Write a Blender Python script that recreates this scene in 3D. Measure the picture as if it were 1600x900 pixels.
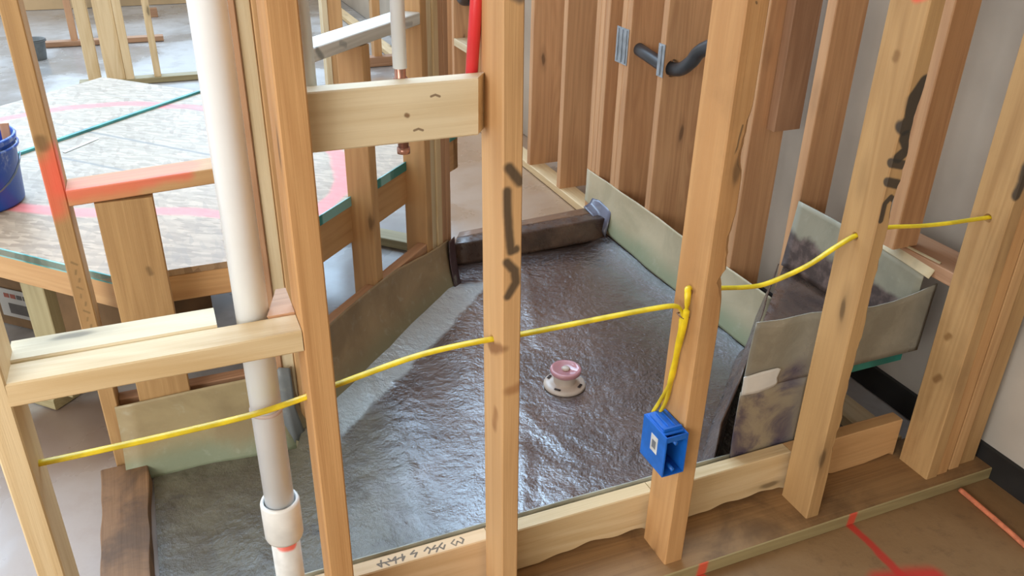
import bpy, bmesh, math, random
from mathutils import Vector, Matrix, noise
random.seed(7)
for o in list(bpy.data.objects): bpy.data.objects.remove(o)
S = bpy.context.scene
C = S.collection

# ------------------------------------------------------------------ camera, sky, lights, exposure
YAW, PITCH, ROLL, FPX, CAMH = math.radians(23.13), math.radians(27.92), math.radians(1.145), 1315.0, 1.5
fw = Vector((math.sin(YAW)*math.cos(PITCH), math.cos(YAW)*math.cos(PITCH), -math.sin(PITCH)))
rt = Vector((math.cos(YAW), -math.sin(YAW), 0)); up = rt.cross(fw)
rt2 = rt*math.cos(ROLL)+up*math.sin(ROLL); up2 = -rt*math.sin(ROLL)+up*math.cos(ROLL)
cam = bpy.data.cameras.new('camera'); camo = bpy.data.objects.new('camera', cam); C.objects.link(camo)
m = Matrix.Identity(4)
for i in range(3): m[i][0] = rt2[i]; m[i][1] = up2[i]; m[i][2] = -fw[i]
m[0][3], m[1][3], m[2][3] = 0, 0, CAMH
camo.matrix_world = m
cam.sensor_width = 36; cam.lens = FPX/1600*36; cam.clip_start = .02; cam.clip_end = 100
S.camera = camo
W = bpy.data.worlds.new('overcast_sky'); S.world = W; W.use_nodes = True
wt = W.node_tree; bg = wt.nodes['Background']
# overcast sky, brighter where the sun stands behind the cloud (beyond the deck, ahead-left)
_g = wt.nodes.new('ShaderNodeTexCoord'); _d = wt.nodes.new('ShaderNodeVectorMath'); _d.operation = 'DOT_PRODUCT'
_sd = Vector((.10, .74, .67)).normalized(); _d.inputs[1].default_value = tuple(_sd); wt.links.new(_g.outputs['Generated'], _d.inputs[0])
_m = wt.nodes.new('ShaderNodeMapRange'); _m.interpolation_type = 'SMOOTHSTEP'
for k_, v_ in (('From Min', .78), ('From Max', .98), ('To Min', 1.2), ('To Max', 9.0)): _m.inputs[k_].default_value = v_
wt.links.new(_d.outputs['Value'], _m.inputs[0]); wt.links.new(_m.outputs[0], bg.inputs['Strength'])
_f = wt.nodes.new('ShaderNodeMapRange'); _f.interpolation_type = 'SMOOTHSTEP'; _f.inputs['From Min'].default_value = .70; _f.inputs['From Max'].default_value = .95
wt.links.new(_d.outputs['Value'], _f.inputs[0])
_c = wt.nodes.new('ShaderNodeMix'); _c.data_type = 'RGBA'; wt.links.new(_f.outputs[0], _c.inputs[0])
_c.inputs[6].default_value = (.90, .95, 1.0, 1); _c.inputs[7].default_value = (.56, .77, 1.0, 1)
wt.links.new(_c.outputs[2], bg.inputs['Color'])
def area(name, loc, target, sx, sy, power, color):
    l = bpy.data.lights.new(name, 'AREA'); l.shape = 'RECTANGLE'; l.size = sx; l.size_y = sy; l.energy = power; l.color = color
    o = bpy.data.objects.new(name, l); C.objects.link(o); o.location = loc
    o.rotation_euler = (Vector(target)-Vector(loc)).to_track_quat('-Z', 'Y').to_euler(); return o
area('left_daylight_fill', (-2.9, -.8, 2.0), (-.1, 1.8, .6), 2.0, 1.6, 92, (1.0, .985, .96))  # added fill for daylight from the open left side, no window there
area('rear_fill', (-1.9, -2.9, 1.8), (.1, 2.0, .7), 2.4, 1.5, 52, (1.0, .94, .86))  # added fill light behind the camera, the rear wall has no window
S.view_settings.view_transform = 'Standard'; S.view_settings.look = 'None'
S.view_settings.gamma = 1.0; S.view_settings.use_curve_mapping = False; S.view_settings.exposure = 0.0

# ------------------------------------------------------------------ materials
def lin(c): return tuple(((x/255)/12.92 if x/255 <= .04045 else ((x/255+.055)/1.055)**2.4) for x in c)+(1,)
class NT:
    def __init__(s, name):
        s.m = bpy.data.materials.new(name); s.m.use_nodes = True; s.t = s.m.node_tree
        s.b = s.t.nodes['Principled BSDF']
    def n(s, typ, ins=None, **kw):
        x = s.t.nodes.new(typ)
        for k, v in kw.items(): setattr(x, k, v)
        if ins:
            for k, v in ins.items(): s.put(x.inputs[k], v)
        return x
    def put(s, sock, v):
        if isinstance(v, bpy.types.NodeSocket): s.t.links.new(v, sock)
        else: sock.default_value = v
    def math(s, op, a, b=0.0, c=0.0, clamp=False):
        x = s.n('ShaderNodeMath', operation=op, use_clamp=clamp)
        s.put(x.inputs[0], a); s.put(x.inputs[1], b)
        if op in ('MULTIPLY_ADD', 'SMOOTH_MIN'): s.put(x.inputs[2], c)
        return x.outputs[0]
    def vm(s, op, a, b=None, sc=None):
        x = s.n('ShaderNodeVectorMath', operation=op); s.put(x.inputs[0], a)
        if b is not None: s.put(x.inputs[1], b)
        if sc is not None: s.put(x.inputs['Scale'], sc)
        return x.outputs['Value'] if op in ('DOT_PRODUCT', 'LENGTH') else x.outputs['Vector']
    def mix(s, f, a, b, blend='MIX'):
        x = s.n('ShaderNodeMix', data_type='RGBA', blend_type=blend); s.put(x.inputs[0], f); s.put(x.inputs[6], a); s.put(x.inputs[7], b)
        return x.outputs[2]
    def noise(s, vec, scale, detail=3, rough=.5, dist=0.0):
        return s.n('ShaderNodeTexNoise', {'Vector': vec, 'Scale': scale, 'Detail': detail, 'Roughness': rough, 'Distortion': dist}).outputs['Fac']
    def mr(s, v, a, b, c=0.0, d=1.0, smooth=True):
        x = s.n('ShaderNodeMapRange', {'Value': v, 'From Min': a, 'From Max': b, 'To Min': c, 'To Max': d})
        if smooth: x.interpolation_type = 'SMOOTHSTEP'
        return x.outputs[0]
    def obj(s): return s.n('ShaderNodeTexCoord').outputs['Object']
    def scale(s, v, sc): return s.vm('MULTIPLY', v, sc)
    def paint(s, base, co, paints):
        """marks sprayed or drawn on the surface, and one painted bounce tint: polylines (local points), radius, softness, colour, strength"""
        for p in paints:
            pts, r, soft, col, st = p[:5]; wob = p[5] if len(p) > 5 else .004
            nz = s.n('ShaderNodeTexNoise', {'Vector': co, 'Scale': 14.0 if r < .02 else 5.0, 'Detail': 3.0}).outputs['Color']
            q = s.vm('ADD', co, s.vm('SCALE', s.vm('SUBTRACT', nz, (.5, .5, .5)), sc=wob*2))
            d = None
            for a, b in zip(pts[:-1], pts[1:]):
                a = Vector(a); ab = Vector(b)-a; L2 = max(ab.length_squared, 1e-9)
                pa = s.vm('SUBTRACT', q, tuple(a))
                h = s.math('MULTIPLY', s.vm('DOT_PRODUCT', pa, tuple(ab)), 1/L2, clamp=True)
                dd = s.vm('LENGTH', s.vm('SUBTRACT', pa, s.vm('SCALE', tuple(ab), sc=h)))
                d = dd if d is None else s.math('MINIMUM', d, dd)
            f = s.mr(d, r*(1-soft), r*(1+soft), st, 0.0)
            base = s.mix(f, base, lin(col))
        return base
    def out(s, col, rough=.6, bump=None, bs=.3, bd=.01, **kw):
        s.put(s.b.inputs['Base Color'], col); s.put(s.b.inputs['Roughness'], rough)
        if bump is not None:
            s.put(s.b.inputs['Normal'], s.n('ShaderNodeBump', {'Height': bump, 'Strength': bs, 'Distance': bd}).outputs[0])
        for k, v in kw.items(): s.put(s.b.inputs[k.replace('_', ' ')], v)
        return s.m
def wood(name, light, dark, knots=.5, rough=.62, paints=(), dirt=0.0, dirtcol=(90, 70, 45)):
    n = NT(name); co = n.obj()
    rnd = n.n('ShaderNodeObjectInfo').outputs['Random']
    off = n.vm('SCALE', (37.0, 91.0, 53.0), sc=rnd)
    p = n.vm('ADD', co, off)
    g1 = n.noise(n.scale(p, (1.3, 26, 26)), 1.0, 4, .55, .6)
    g2 = n.noise(n.scale(p, (3.0, 150, 150)), 1.0, 3, .6, .3)
    big = n.noise(n.scale(p, (1.5, 4, 4)), 1.0, 2)
    rings = n.math('SINE', n.math('MULTIPLY', n.noise(n.scale(p, (.7, 9, 9)), 1.0, 1, .4, .9), 48.0))
    f = n.math('ADD', n.math('MULTIPLY', g1, .75), n.math('MULTIPLY', g2, .25))
    f = n.math('ADD', f, n.math('MULTIPLY', rings, .07))
    col = n.mix(n.mr(f, .28, .72), lin(light), lin(dark))
    col = n.mix(n.math('MULTIPLY', n.mr(big, .35, .7), .35), col, lin(tuple(min(255, c*1.1) for c in light)))
    if knots > 0:
        v = n.n('ShaderNodeTexVoronoi', {'Vector': n.scale(n.vm('ADD', p, n.vm('SCALE', n.n('ShaderNodeTexNoise', {'Vector': p, 'Scale': 12.0}).outputs['Color'], sc=.02)), (3.1, 11, 11)), 'Scale': 1.0})
        pick = n.math('GREATER_THAN', n.n('ShaderNodeSeparateColor', {'Color': v.outputs['Color']}).outputs[0], 1-knots)
        k = n.math('MULTIPLY', n.mr(v.outputs['Distance'], .055, .13, .85, 0), pick)
        col = n.mix(k, col, lin(tuple(c*.45 for c in dark)))
        k2 = n.math('MULTIPLY', n.mr(v.outputs['Distance'], .08, .3, .4, 0), pick)
        col = n.mix(k2, col, lin(tuple(c*.8 for c in dark)))
    if dirt > 0:
        dn = n.noise(co, 5.0, 5, .65, .5)
        col = n.mix(n.math('MULTIPLY', n.mr(dn, .45, .7), dirt), col, lin(dirtcol))
    col = n.paint(col, co, paints)
    return n.out(col, rough, n.math('ADD', f, n.math('MULTIPLY', g2, .6)), .25, .004)
WC = dict(
    honey=((208, 166, 116), (188, 144, 96)),
    amber=((202, 156, 104), (182, 134, 84)),
    gold=((192, 154, 104), (168, 130, 84)),
    pale=((226, 202, 160), (206, 176, 128)),
    cream=((228, 212, 178), (208, 186, 146)),
    russet=((202, 158, 122), (180, 136, 102)),
    olive=((168, 156, 118), (142, 128, 90)),
    fir=((216, 170, 126), (192, 144, 104)),
    brown=((182, 142, 110), (158, 118, 88)),
    white=((232, 232, 226), (206, 206, 198)),
)
WM = {k: wood(k+'_pine', v[0], v[1], .45) for k, v in WC.items()}
def plain(name, col, rough=.5, noise_amt=.12, sc=12.0, paints=(), **kw):
    n = NT(name); co = n.obj(); f = n.noise(co, sc, 4)
    c = n.mix(n.mr(f, .3, .7, 0, 1), lin(tuple(x*(1-noise_amt) for x in col)), lin(tuple(min(255, x*(1+noise_amt)) for x in col)))
    c = n.paint(c, co, paints)
    return n.out(c, rough, f, .1, .003, **kw)

# ------------------------------------------------------------------ mesh helpers
def link(name, me, mat=None, parent=None, mw=None):
    o = bpy.data.objects.new(name, me); C.objects.link(o)
    if mat is not None: me.materials.append(mat)
    if mw is not None: o.matrix_world = mw
    if parent is not None:
        o.parent = parent
        o.matrix_parent_inverse = (WMAT.get(parent.name) or Matrix.Identity(4)).inverted()
    if mw is not None: WMAT[o.name] = mw.copy()
    return o
WMAT = {}
def tag(o, label, cat, group=None):
    o['label'] = label; o['category'] = cat
    if group: o['group'] = group
    return o
def empty(name, loc, label, cat, group=None):
    o = bpy.data.objects.new(name, None); C.objects.link(o); o.location = loc; o.empty_display_size = .1
    WMAT[o.name] = Matrix.Translation(loc); return tag(o, label, cat, group)
def pydata(vs, fs, smooth=False):
    me = bpy.data.meshes.new('m'); me.from_pydata([tuple(v) for v in vs], [], fs); me.update()
    bm = bmesh.new(); bm.from_mesh(me); bmesh.ops.recalc_face_normals(bm, faces=bm.faces)
    for f in bm.faces: f.smooth = smooth
    bm.to_mesh(me); bm.free(); return me
AX = {'x': (0, 1, 2), 'y': (1, 2, 0), 'z': (2, 0, 1)}
def beam(name, lo, hi, axis, mat, parent=None, rot=0.0, lean=(0, 0), wane=None, ch=.0025, jag=0.0, seg=None):
    """a sawn board: local X runs along its length; lo/hi are corners in the frame turned by rot about Z;
    lean shifts the far end (in the two cross directions); wane = {corner: f(u)->size} eats a rounded bark edge"""
    a = AX[axis]; lo = Vector(lo); hi = Vector(hi)
    dim = [hi[i]-lo[i] for i in a]
    F = Matrix.Identity(4)
    for k in range(3):
        for r in range(3): F[r][k] = 1.0 if a[k] == r else 0.0
    Rz = Matrix.Rotation(rot, 4, 'Z')
    mw = Rz @ Matrix.Translation(lo) @ F
    L, Wd, T = dim
    if seg is None: seg = max(2, int(L/.12))
    if wane: seg = max(seg, int(L/.012))
    vs, fs = [], []
    sd = random.random()*100
    for i in range(seg+1):
        u = i/seg; x = L*u
        cs = [(0, 0), (Wd, 0), (Wd, T), (0, T)]
        ring = []
        for k, (y, z) in enumerate(cs):
            c = ch
            if wane and k in wane: c = ch+max(0.0, wane[k](u))
            sy = 1 if y == 0 else -1; sz = 1 if z == 0 else -1
            py = (y+sy*c, z); pz = (y, z+sz*min(c, ch if not wane or k not in wane else c*.8))
            if k in (0, 2): ring += [pz, py]
            else: ring += [py, pz]
        for (y, z) in ring:
            j = jag*noise.noise(Vector((x*9+sd, y*20, z*20)))
            vs.append((x, y+lean[0]*u+j, z+lean[1]*u+j))
    for i in range(seg):
        for k in range(8):
            k2 = (k+1) % 8
            fs.append((i*8+k, i*8+k2, i*8+8+k2, i*8+8+k))
    fs.append(tuple(range(7, -1, -1))); fs.append(tuple(seg*8+k for k in range(8)))
    return link(name, pydata(vs, fs), mat, parent, mw)
def box(name, lo, hi, mat, parent=None, bev=.003, rot=0.0, mw=None):
    lo = Vector(lo); hi = Vector(hi); c = (lo+hi)/2
    bm = bmesh.new(); bmesh.ops.create_cube(bm, size=1.0)
    for v in bm.verts: v.co = Vector((v.co.x*(hi.x-lo.x), v.co.y*(hi.y-lo.y), (v.co.z+.5)*(hi.z-lo.z)))
    if bev > 0: bmesh.ops.bevel(bm, geom=list(bm.edges), offset=bev, segments=2, affect='EDGES', clamp_overlap=True)
    me = bpy.data.meshes.new('m'); bm.to_mesh(me); bm.free()
    return link(name, me, mat, parent, (mw or Matrix.Rotation(rot, 4, 'Z')) @ Matrix.Translation((c.x, c.y, lo.z)))
def prism(name, poly, z0, z1, mat, parent=None, bev=0.0):
    k = len(poly); vs = [(x, y, z0) for x, y in poly]+[(x, y, z1) for x, y in poly]
    fs = [tuple(range(k-1, -1, -1)), tuple(range(k, 2*k))]+[(i, (i+1) % k, k+(i+1) % k, k+i) for i in range(k)]
    return link(name, pydata(vs, fs), mat, parent, Matrix.Identity(4))
def sweep(name, pts, ra, mat, parent=None, rb=None, sides=12, upv=(0, 0, 1), closed_ends=True, smooth_n=0, hollow=0.0):
    P = [Vector(p) for p in pts]
    if smooth_n:
        Q = []
        for i in range(len(P)-1):
            p0 = P[max(i-1, 0)]; p1 = P[i]; p2 = P[i+1]; p3 = P[min(i+2, len(P)-1)]
            for j in range(smooth_n):
                t = j/smooth_n
                Q.append(.5*((2*p1)+(p2-p0)*t+(2*p0-5*p1+4*p2-p3)*t*t+(3*p1-3*p2+p3-p0)*t**3))
        Q.append(P[-1]); P = Q
    rb = rb or ra; o0 = P[0].copy(); vs, fs = [], []
    rr = ra if isinstance(ra, (list, tuple)) else [ra]*len(P)
    rbb = rb if isinstance(rb, (list, tuple)) else [rb]*len(P)
    for i, p in enumerate(P):
        t = (P[min(i+1, len(P)-1)]-P[max(i-1, 0)]).normalized()
        s = t.cross(Vector(upv)); s = s.normalized() if s.length > 1e-4 else Vector((1, 0, 0))
        n_ = s.cross(t).normalized()
        for k in range(sides):
            a = 2*math.pi*k/sides
            vs.append(p+s*math.cos(a)*rr[i]+n_*math.sin(a)*rbb[i]-o0)
    for i in range(len(P)-1):
        for k in range(sides):
            k2 = (k+1) % sides; fs.append((i*sides+k, i*sides+k2, (i+1)*sides+k2, (i+1)*sides+k))
    if closed_ends: fs += [tuple(range(sides-1, -1, -1)), tuple((len(P)-1)*sides+k for k in range(sides))]
    return link(name, pydata(vs, fs, True), mat, parent, Matrix.Translation(o0))
def lathe(name, prof, loc, mat, parent=None, n=40, axis=None):
    vs, fs = [], []; k = len(prof)
    for j in range(n):
        a = 2*math.pi*j/n
        for r, z in prof: vs.append((r*math.cos(a), r*math.sin(a), z))
    for j in range(n):
        for i in range(k-1):
            fs.append((j*k+i, ((j+1) % n)*k+i, ((j+1) % n)*k+i+1, j*k+i+1))
    me = pydata(vs, fs, True)
    bm = bmesh.new(); bm.from_mesh(me); bmesh.ops.remove_doubles(bm, verts=bm.verts, dist=1e-5); bmesh.ops.recalc_face_normals(bm, faces=bm.faces); bm.to_mesh(me); bm.free()
    mw = Matrix.Translation(loc)
    if axis is not None: mw = mw @ Vector(axis).to_track_quat('Z', 'Y').to_matrix().to_4x4()
    return link(name, me, mat, parent, mw)
def sheet(name, rows, mat, parent=None, thick=.003, wav=0.0, wsc=6.0, sub=1):
    """a draped sheet from rows of points (each row the same count)"""
    def rs(r, n):
        out = []
        for i in range(len(r)-1):
            for j in range(n): out.append(Vector(r[i]).lerp(Vector(r[i+1]), j/n))
        return out+[Vector(r[-1])]
    R = [rs(r, sub) for r in rows]
    cols = [rs([R[i][k] for i in range(len(R))], sub) for k in range(len(R[0]))]
    nr, nc = len(cols[0]), len(cols)
    g = [[cols[c][r] for c in range(nc)] for r in range(nr)]
    P = []
    for r in range(nr):
        for c in range(nc):
            p = g[r][c]
            du = g[r][min(c+1, nc-1)]-g[r][max(c-1, 0)]; dv = g[min(r+1, nr-1)][c]-g[max(r-1, 0)][c]
            nn = du.cross(dv); nn = nn.normalized() if nn.length > 1e-9 else Vector((0, 0, 1))
            P.append((p+nn*wav*noise.noise(p*wsc), nn))
    front = [p+n*thick*.5 for p, n in P]; back = [p-n*thick*.5 for p, n in P]
    N = nr*nc; vs = front+back; fs = []
    idx = lambda r, c: r*nc+c
    for r in range(nr-1):
        for c in range(nc-1):
            a, b, cc, d = idx(r, c), idx(r, c+1), idx(r+1, c+1), idx(r+1, c)
            fs.append((a, b, cc, d)); fs.append((N+d, N+cc, N+b, N+a))
    edge = [idx(0, c) for c in range(nc)]+[idx(r, nc-1) for r in range(1, nr)]+[idx(nr-1, c) for c in range(nc-2, -1, -1)]+[idx(r, 0) for r in range(nr-2, 0, -1)]
    for i in range(len(edge)):
        a, b = edge[i], edge[(i+1) % len(edge)]; fs.append((b, a, N+a, N+b))
    return link(name, pydata(vs, fs, True), mat, parent, Matrix.Identity(4))
def cut(o, p0, p1, r, sides=20):
    """drill a real hole from p0 to p1"""
    c = sweep('drill', [p0, p1], r, None, sides=sides)
    md = o.modifiers.new('b', 'BOOLEAN'); md.operation = 'DIFFERENCE'; md.object = c; md.solver = 'EXACT'
    bpy.context.view_layer.update()
    dg = bpy.context.evaluated_depsgraph_get(); dg.update()
    me = bpy.data.meshes.new_from_object(o.evaluated_get(dg)); o.modifiers.clear(); o.data = me
    bpy.data.objects.remove(c)
def loc_pts(o, pts): 
    inv = WMAT[o.name].inverted(); return [tuple(inv @ Vector(p)) for p in pts]
def marked(o, kind, marks, **kw):
    ps = [(loc_pts(o, mk[0]),)+tuple(mk[1:]) for mk in marks]
    o.data.materials.clear(); o.data.materials.append(wood(kind+'_pine_marked', WC[kind][0], WC[kind][1], .45, paints=ps, **kw))
def bark(base, amp, fr, lo=0.0, hi=1.0, s=0.0):
    def f(u):
        if u < lo or u > hi: return 0
        w = min(1, (u-lo)/.03, (hi-u)/.03)
        return w*max(0, base+amp*noise.noise(Vector((u*fr+s, s, 1.3)))+amp*.5*noise.noise(Vector((u*fr*3+s, 2.1, s))))
    return f
Q = math.radians(45); R2 = math.sqrt(.5)
BLACK = (45, 42, 38); RED = (236, 84, 62); PINK = (255, 128, 128)
Z0 = -.04

# ------------------------------------------------------------------ setting
n = NT('dusty_concrete'); co = n.obj()
a = n.noise(co, 1.1, 6, .6, .4); b_ = n.noise(co, 9.0, 5, .65)
col = n.mix(n.mr(a, .35, .65), lin((156, 154, 152)), lin((190, 188, 186)))
col = n.mix(n.math('MULTIPLY', n.mr(b_, .45, .7), .35), col, lin((140, 130, 118)))
col = n.paint(col, co, [([(1.5, 3.3, Z0), (1.62, 4.6, Z0), (1.55, 5.6, Z0)], .42, .35, (176, 142, 108), .8, .05), ([(-.30, 2.3, Z0), (-.42, 2.30, Z0)], .17, .3, (112, 84, 58), .8, .08), ([(-.5, 2.0, Z0), (-.42, 1.3, Z0)], .3, .6, (168, 146, 130), .7, .08)])  # tan patch beside the right wall paints in that wall's warm bounce light
M_CONC = n.out(col, n.mr(a, .4, .6, .18, .5), b_, .15, .004)
prism('floor_concrete', [(-9, 1.29), (9, 1.29), (9, 14), (-9, 14)], -.2, Z0-.004, M_CONC)['kind'] = 'structure'
n = NT('dirty_subfloor'); co = n.obj()
a = n.noise(co, 2.2, 6, .65, .5); b_ = n.noise(co, 22.0, 5, .7)
col = n.mix(n.mr(a, .3, .7), lin((130, 98, 62)), lin((150, 118, 80)))
col = n.mix(n.math('MULTIPLY', n.mr(b_, .5, .75), .45), col, lin((98, 74, 52)))
pm = [([(1.456, 1.165, Z0), (1.458, 1.09, Z0), (1.452, .978, Z0), (1.45, .9, Z0)], .011, .5, (196, 52, 40), .9, .008),
      ([(1.40, .985, Z0), (1.52, .955, Z0)], .03, .6, (205, 48, 40), .9, .02),
      ([(1.0, 1.155, Z0), (1.01, 1.11, Z0)], .012, .5, (214, 62, 44), .8, .006)]
col = n.paint(col, co, pm)
M_SUB = n.out(col, .7, b_, .3, .004)
prism('floor', [(-9, -3.2), (9, -3.2), (9, 1.29), (-9, 1.29)], -.2, Z0, M_SUB)['kind'] = 'structure'
M_SHEATH = plain('white_sheathing', (186, 178, 166), .55, .05, 3.0)
M_DRY = plain('pale_board', (200, 190, 172), .8, .05, 2.0)
M_TANW = plain('tan_board', (196, 170, 132), .8, .1, 2.0)
prism('wall_right', [(1.962, -3.2), (2.05, -3.2), (2.05, 9.5), (1.962, 9.5)], -.04, 2.7, M_SHEATH)['kind'] = 'structure'
prism('wall_rear', [(-4, -3.2), (2.05, -3.2), (2.05, -3.1), (-4, -3.1)], -.04, 2.7, M_DRY)['kind'] = 'structure'
prism('wall_far', [(-9, 9.7), (5, 9.7), (5, 9.8), (-9, 9.8)], -.04, 1.4, M_TANW)['kind'] = 'structure'
prism('ceiling', [(-2.6, -3.2), (2.05, -3.2), (2.05, 1.7), (-2.6, 1.7)], 2.7, 2.8, M_DRY)['kind'] = 'structure'  # unseen, added to darken the near part and cut short for sky light
M_BLK = plain('black_membrane', (34, 33, 32), .6, .2, 9.0)
prism('baseboard_right', [(1.948, -2.0), (1.962, -2.0), (1.962, 2.3), (1.948, 2.3)], Z0, .045, M_BLK)['kind'] = 'structure'

# ------------------------------------------------------------------ tub deck (turned 45 degrees) behind the left walls
deck = empty('tub_deck', (.2, 3.1, Z0), 'raised tub deck topped with white-grey strand board, teal panel edges and a pink circle', 'deck')
n = NT('strand_board_teal'); co = n.obj()
ro = n.n('ShaderNodeVectorRotate', {'Vector': co, 'Angle': .6}).outputs[0]
v1 = n.n('ShaderNodeTexVoronoi', {'Vector': n.scale(ro, (24, 80, 20)), 'Scale': 1.0})
v2 = n.n('ShaderNodeTexVoronoi', {'Vector': n.scale(co, (60, 20, 20)), 'Scale': 1.0})
ch = n.n('ShaderNodeSeparateColor', {'Color': v1.outputs['Color']}).outputs[0]
ch2 = n.n('ShaderNodeSeparateColor', {'Color': v2.outputs['Color']}).outputs[1]
near = n.mr(n.n('ShaderNodeSeparateXYZ', {'Vector': co}).outputs[1], 2.3, 3.2)
cl = n.mix(near, lin((190, 162, 130)), lin((194, 178, 156)))
cd = n.mix(near, lin((148, 120, 90)), lin((164, 148, 126)))
col = n.mix(ch, cl, cd)
col = n.mix(n.math('MULTIPLY', n.math('POWER', ch2, 4.0), .45), col, lin((138, 116, 92)))
z = .49
circ = [(-.80, 3.45, z), (-.6, 3.76, z), (-.38, 3.86, z), (-.135, 3.85, z), (.11, 3.73, z), (.35, 3.48, z), (.50, 3.2, z), (.551, 2.94, z), (.533, 2.73, z), (.48, 2.562, z), (.376, 2.40, z), (.2, 2.44, z), (.029, 2.558, z), (-.31, 2.668, z), (-.455, 2.765, z), (-.75, 2.98, z)]
n2p = [(circ, .03, .35, (244, 120, 120), .75, .02),
       ([(-.46, 3.70, z), (.16, 3.04, z)], .007, .5, (120, 120, 116), .7, .003),
       ([(-.42, 3.28, z), (.06, 2.78, z)], .007, .5, (120, 120, 116), .6, .003),
       ([(-.22, 4.04, z), (.3, 3.50, z)], .007, .5, (120, 120, 116), .6, .003)]
col = n.paint(col, co, n2p)
M_OSB = n.out(col, .5, n.math('ADD', ch, ch2), .3, .003)
n = NT('teal_edge'); co = n.obj(); f = n.noise(n.scale(co, (9, 9, 1)), 1.0, 2)
M_TEAL = n.out(n.mix(n.mr(f, .45, .55), lin((60, 138, 132)), lin((140, 196, 194))), .5)
def st(s, t): return (R2*(s-t), R2*(s+t))
T0, T1, SA, SB, TJ = 1.416, 3.25, 1.40, 2.913, 2.70
nearY = 2.165
# sheet polygons
def xy_at(y, s=None, t=None):
    return (math.sqrt(2)*s-y, y) if s is not None else (y-math.sqrt(2)*t, y)
pA = [xy_at(nearY, s=SA), xy_at(nearY, t=T0), st(SB, T0), st(SB, TJ), st(SA, TJ)]
prism('deck_panel', pA, .472, .490, M_OSB, deck)
pB = [st(SA, TJ), st(SB, TJ), st(SB, T1), st(SA, T1)]
prism('deck_panel', pB, .476, .497, M_OSB, deck)
def edge(a, b, z0, z1, w=.004, out=1, nm='panel_edge', mat=None):
    a = Vector((*a, 0)); b = Vector((*b, 0)); d = (b-a).normalized(); nn = Vector((d.y, -d.x, 0))*w*out
    return prism(nm, [a.xy, b.xy, (b+nn).xy, (a+nn).xy], z0, z1, mat or M_TEAL, deck)
edge(st(SA, T1), pA[0], .468, .492, .004, -1); edge(pA[1], st(SB, T0), .462, .494, .004)
edge(st(SA, TJ-.008), st(SB, TJ-.008), .4905, .4995, .014, 1, 'panel_edge', plain('light_teal', (78, 164, 168), .5))
# framing under the deck: rim boards, legs, sill
def rim(a, b, z0, z1, mat, th=.038, side=-1):
    a = Vector((*a, 0)); b = Vector((*b, 0)); L = (b-a).length; ang = math.atan2(b.y-a.y, b.x-a.x)
    Mx = Matrix.Translation(a) @ Matrix.Rotation(ang, 4, 'Z')
    lo = (0, 0 if side > 0 else -th, z0); o = beam('rim_board', lo, (L, lo[1]+th, z1), 'x', mat, None)
    mw = Mx @ WMAT[o.name]; o.matrix_world = mw; WMAT[o.name] = mw; o.parent = deck; o.matrix_parent_inverse = WMAT[deck.name].inverted(); return o
rim(st(SA, T1), pA[0], .395, .47, WM['honey'], side=1)
rim(pA[0], pA[1], .395, .47, WM['honey'], side=1)
rim(pA[1], st(SB, T0), .335, .461, WM['honey'], side=1)
rim(st(SB, T0), st(SB, T1), .335, .47, WM['honey'], side=1)
rim(st(SB, T1), st(SA, T1), .335, .47, WM['honey'], side=1)
for (s_, t_) in ((SA+.045, T1-.4), (SA+.045, T1-.80), (SA+.05, T0+.62), (SB-.045, T0+.10), (SB-.05, T0+.9), (SB-.05, T1-.05)):
    x, y = st(s_, t_)
    beam('leg', (s_-.019, t_-.045, 0), (s_+.019, t_+.045, .40 if s_ < 2 else .34), 'z', WM['olive'] if s_ < 2 else WM['brown'], deck, rot=Q)
beam('sill', (SB-.09, T0-.02, Z0), (SB, T1, -.002), 'y', WM['olive'], deck, rot=Q)
beam('sill', (SA, T0+.62, Z0), (SA+.09, T1, -.002), 'y', WM['olive'], deck, rot=Q)

# cardboard carton under the deck
M_CARD = plain('brown_cardboard', (124, 96, 66), .8, .12, 6.0)
M_LAB = plain('label_paper', (176, 172, 166), .7, .05, 4.0); M_INK = plain('label_ink', (92, 86, 82), .7); M_RINK = plain('label_red_ink', (150, 84, 70), .7)
ct = empty('cardboard_carton', (-.55, 3.15, Z0), 'long brown cardboard carton with a printed white label lying under the tub deck', 'box')
cm = Matrix.Translation((-.615, 3.035, Z0)) @ Matrix.Rotation(math.radians(-42), 4, 'Z')
def cpart(nm, lo, hi, mat, parent=ct, bev=.002): return box(nm, lo, hi, mat, parent, bev, mw=cm)
cb = cpart('carton_body', (-.25, 0, 0), (.62, .3, .19), M_CARD)
cpart('carton_flap', (-.25, -.006, .165), (.62, .30, .195), M_CARD)
lb = cpart('label', (-.02, -.009, .045), (.16, -.006, .155), M_LAB, ct, 0)
cpart('print', (.02, -.0105, .06), (.135, -.009, .10), M_INK, lb, 0)
for q in range(5): cpart('print', (.01+.028*q, -.0105, .122), (.032+.028*q, -.009, .138), M_RINK if q < 2 else M_INK, lb, 0)

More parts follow.
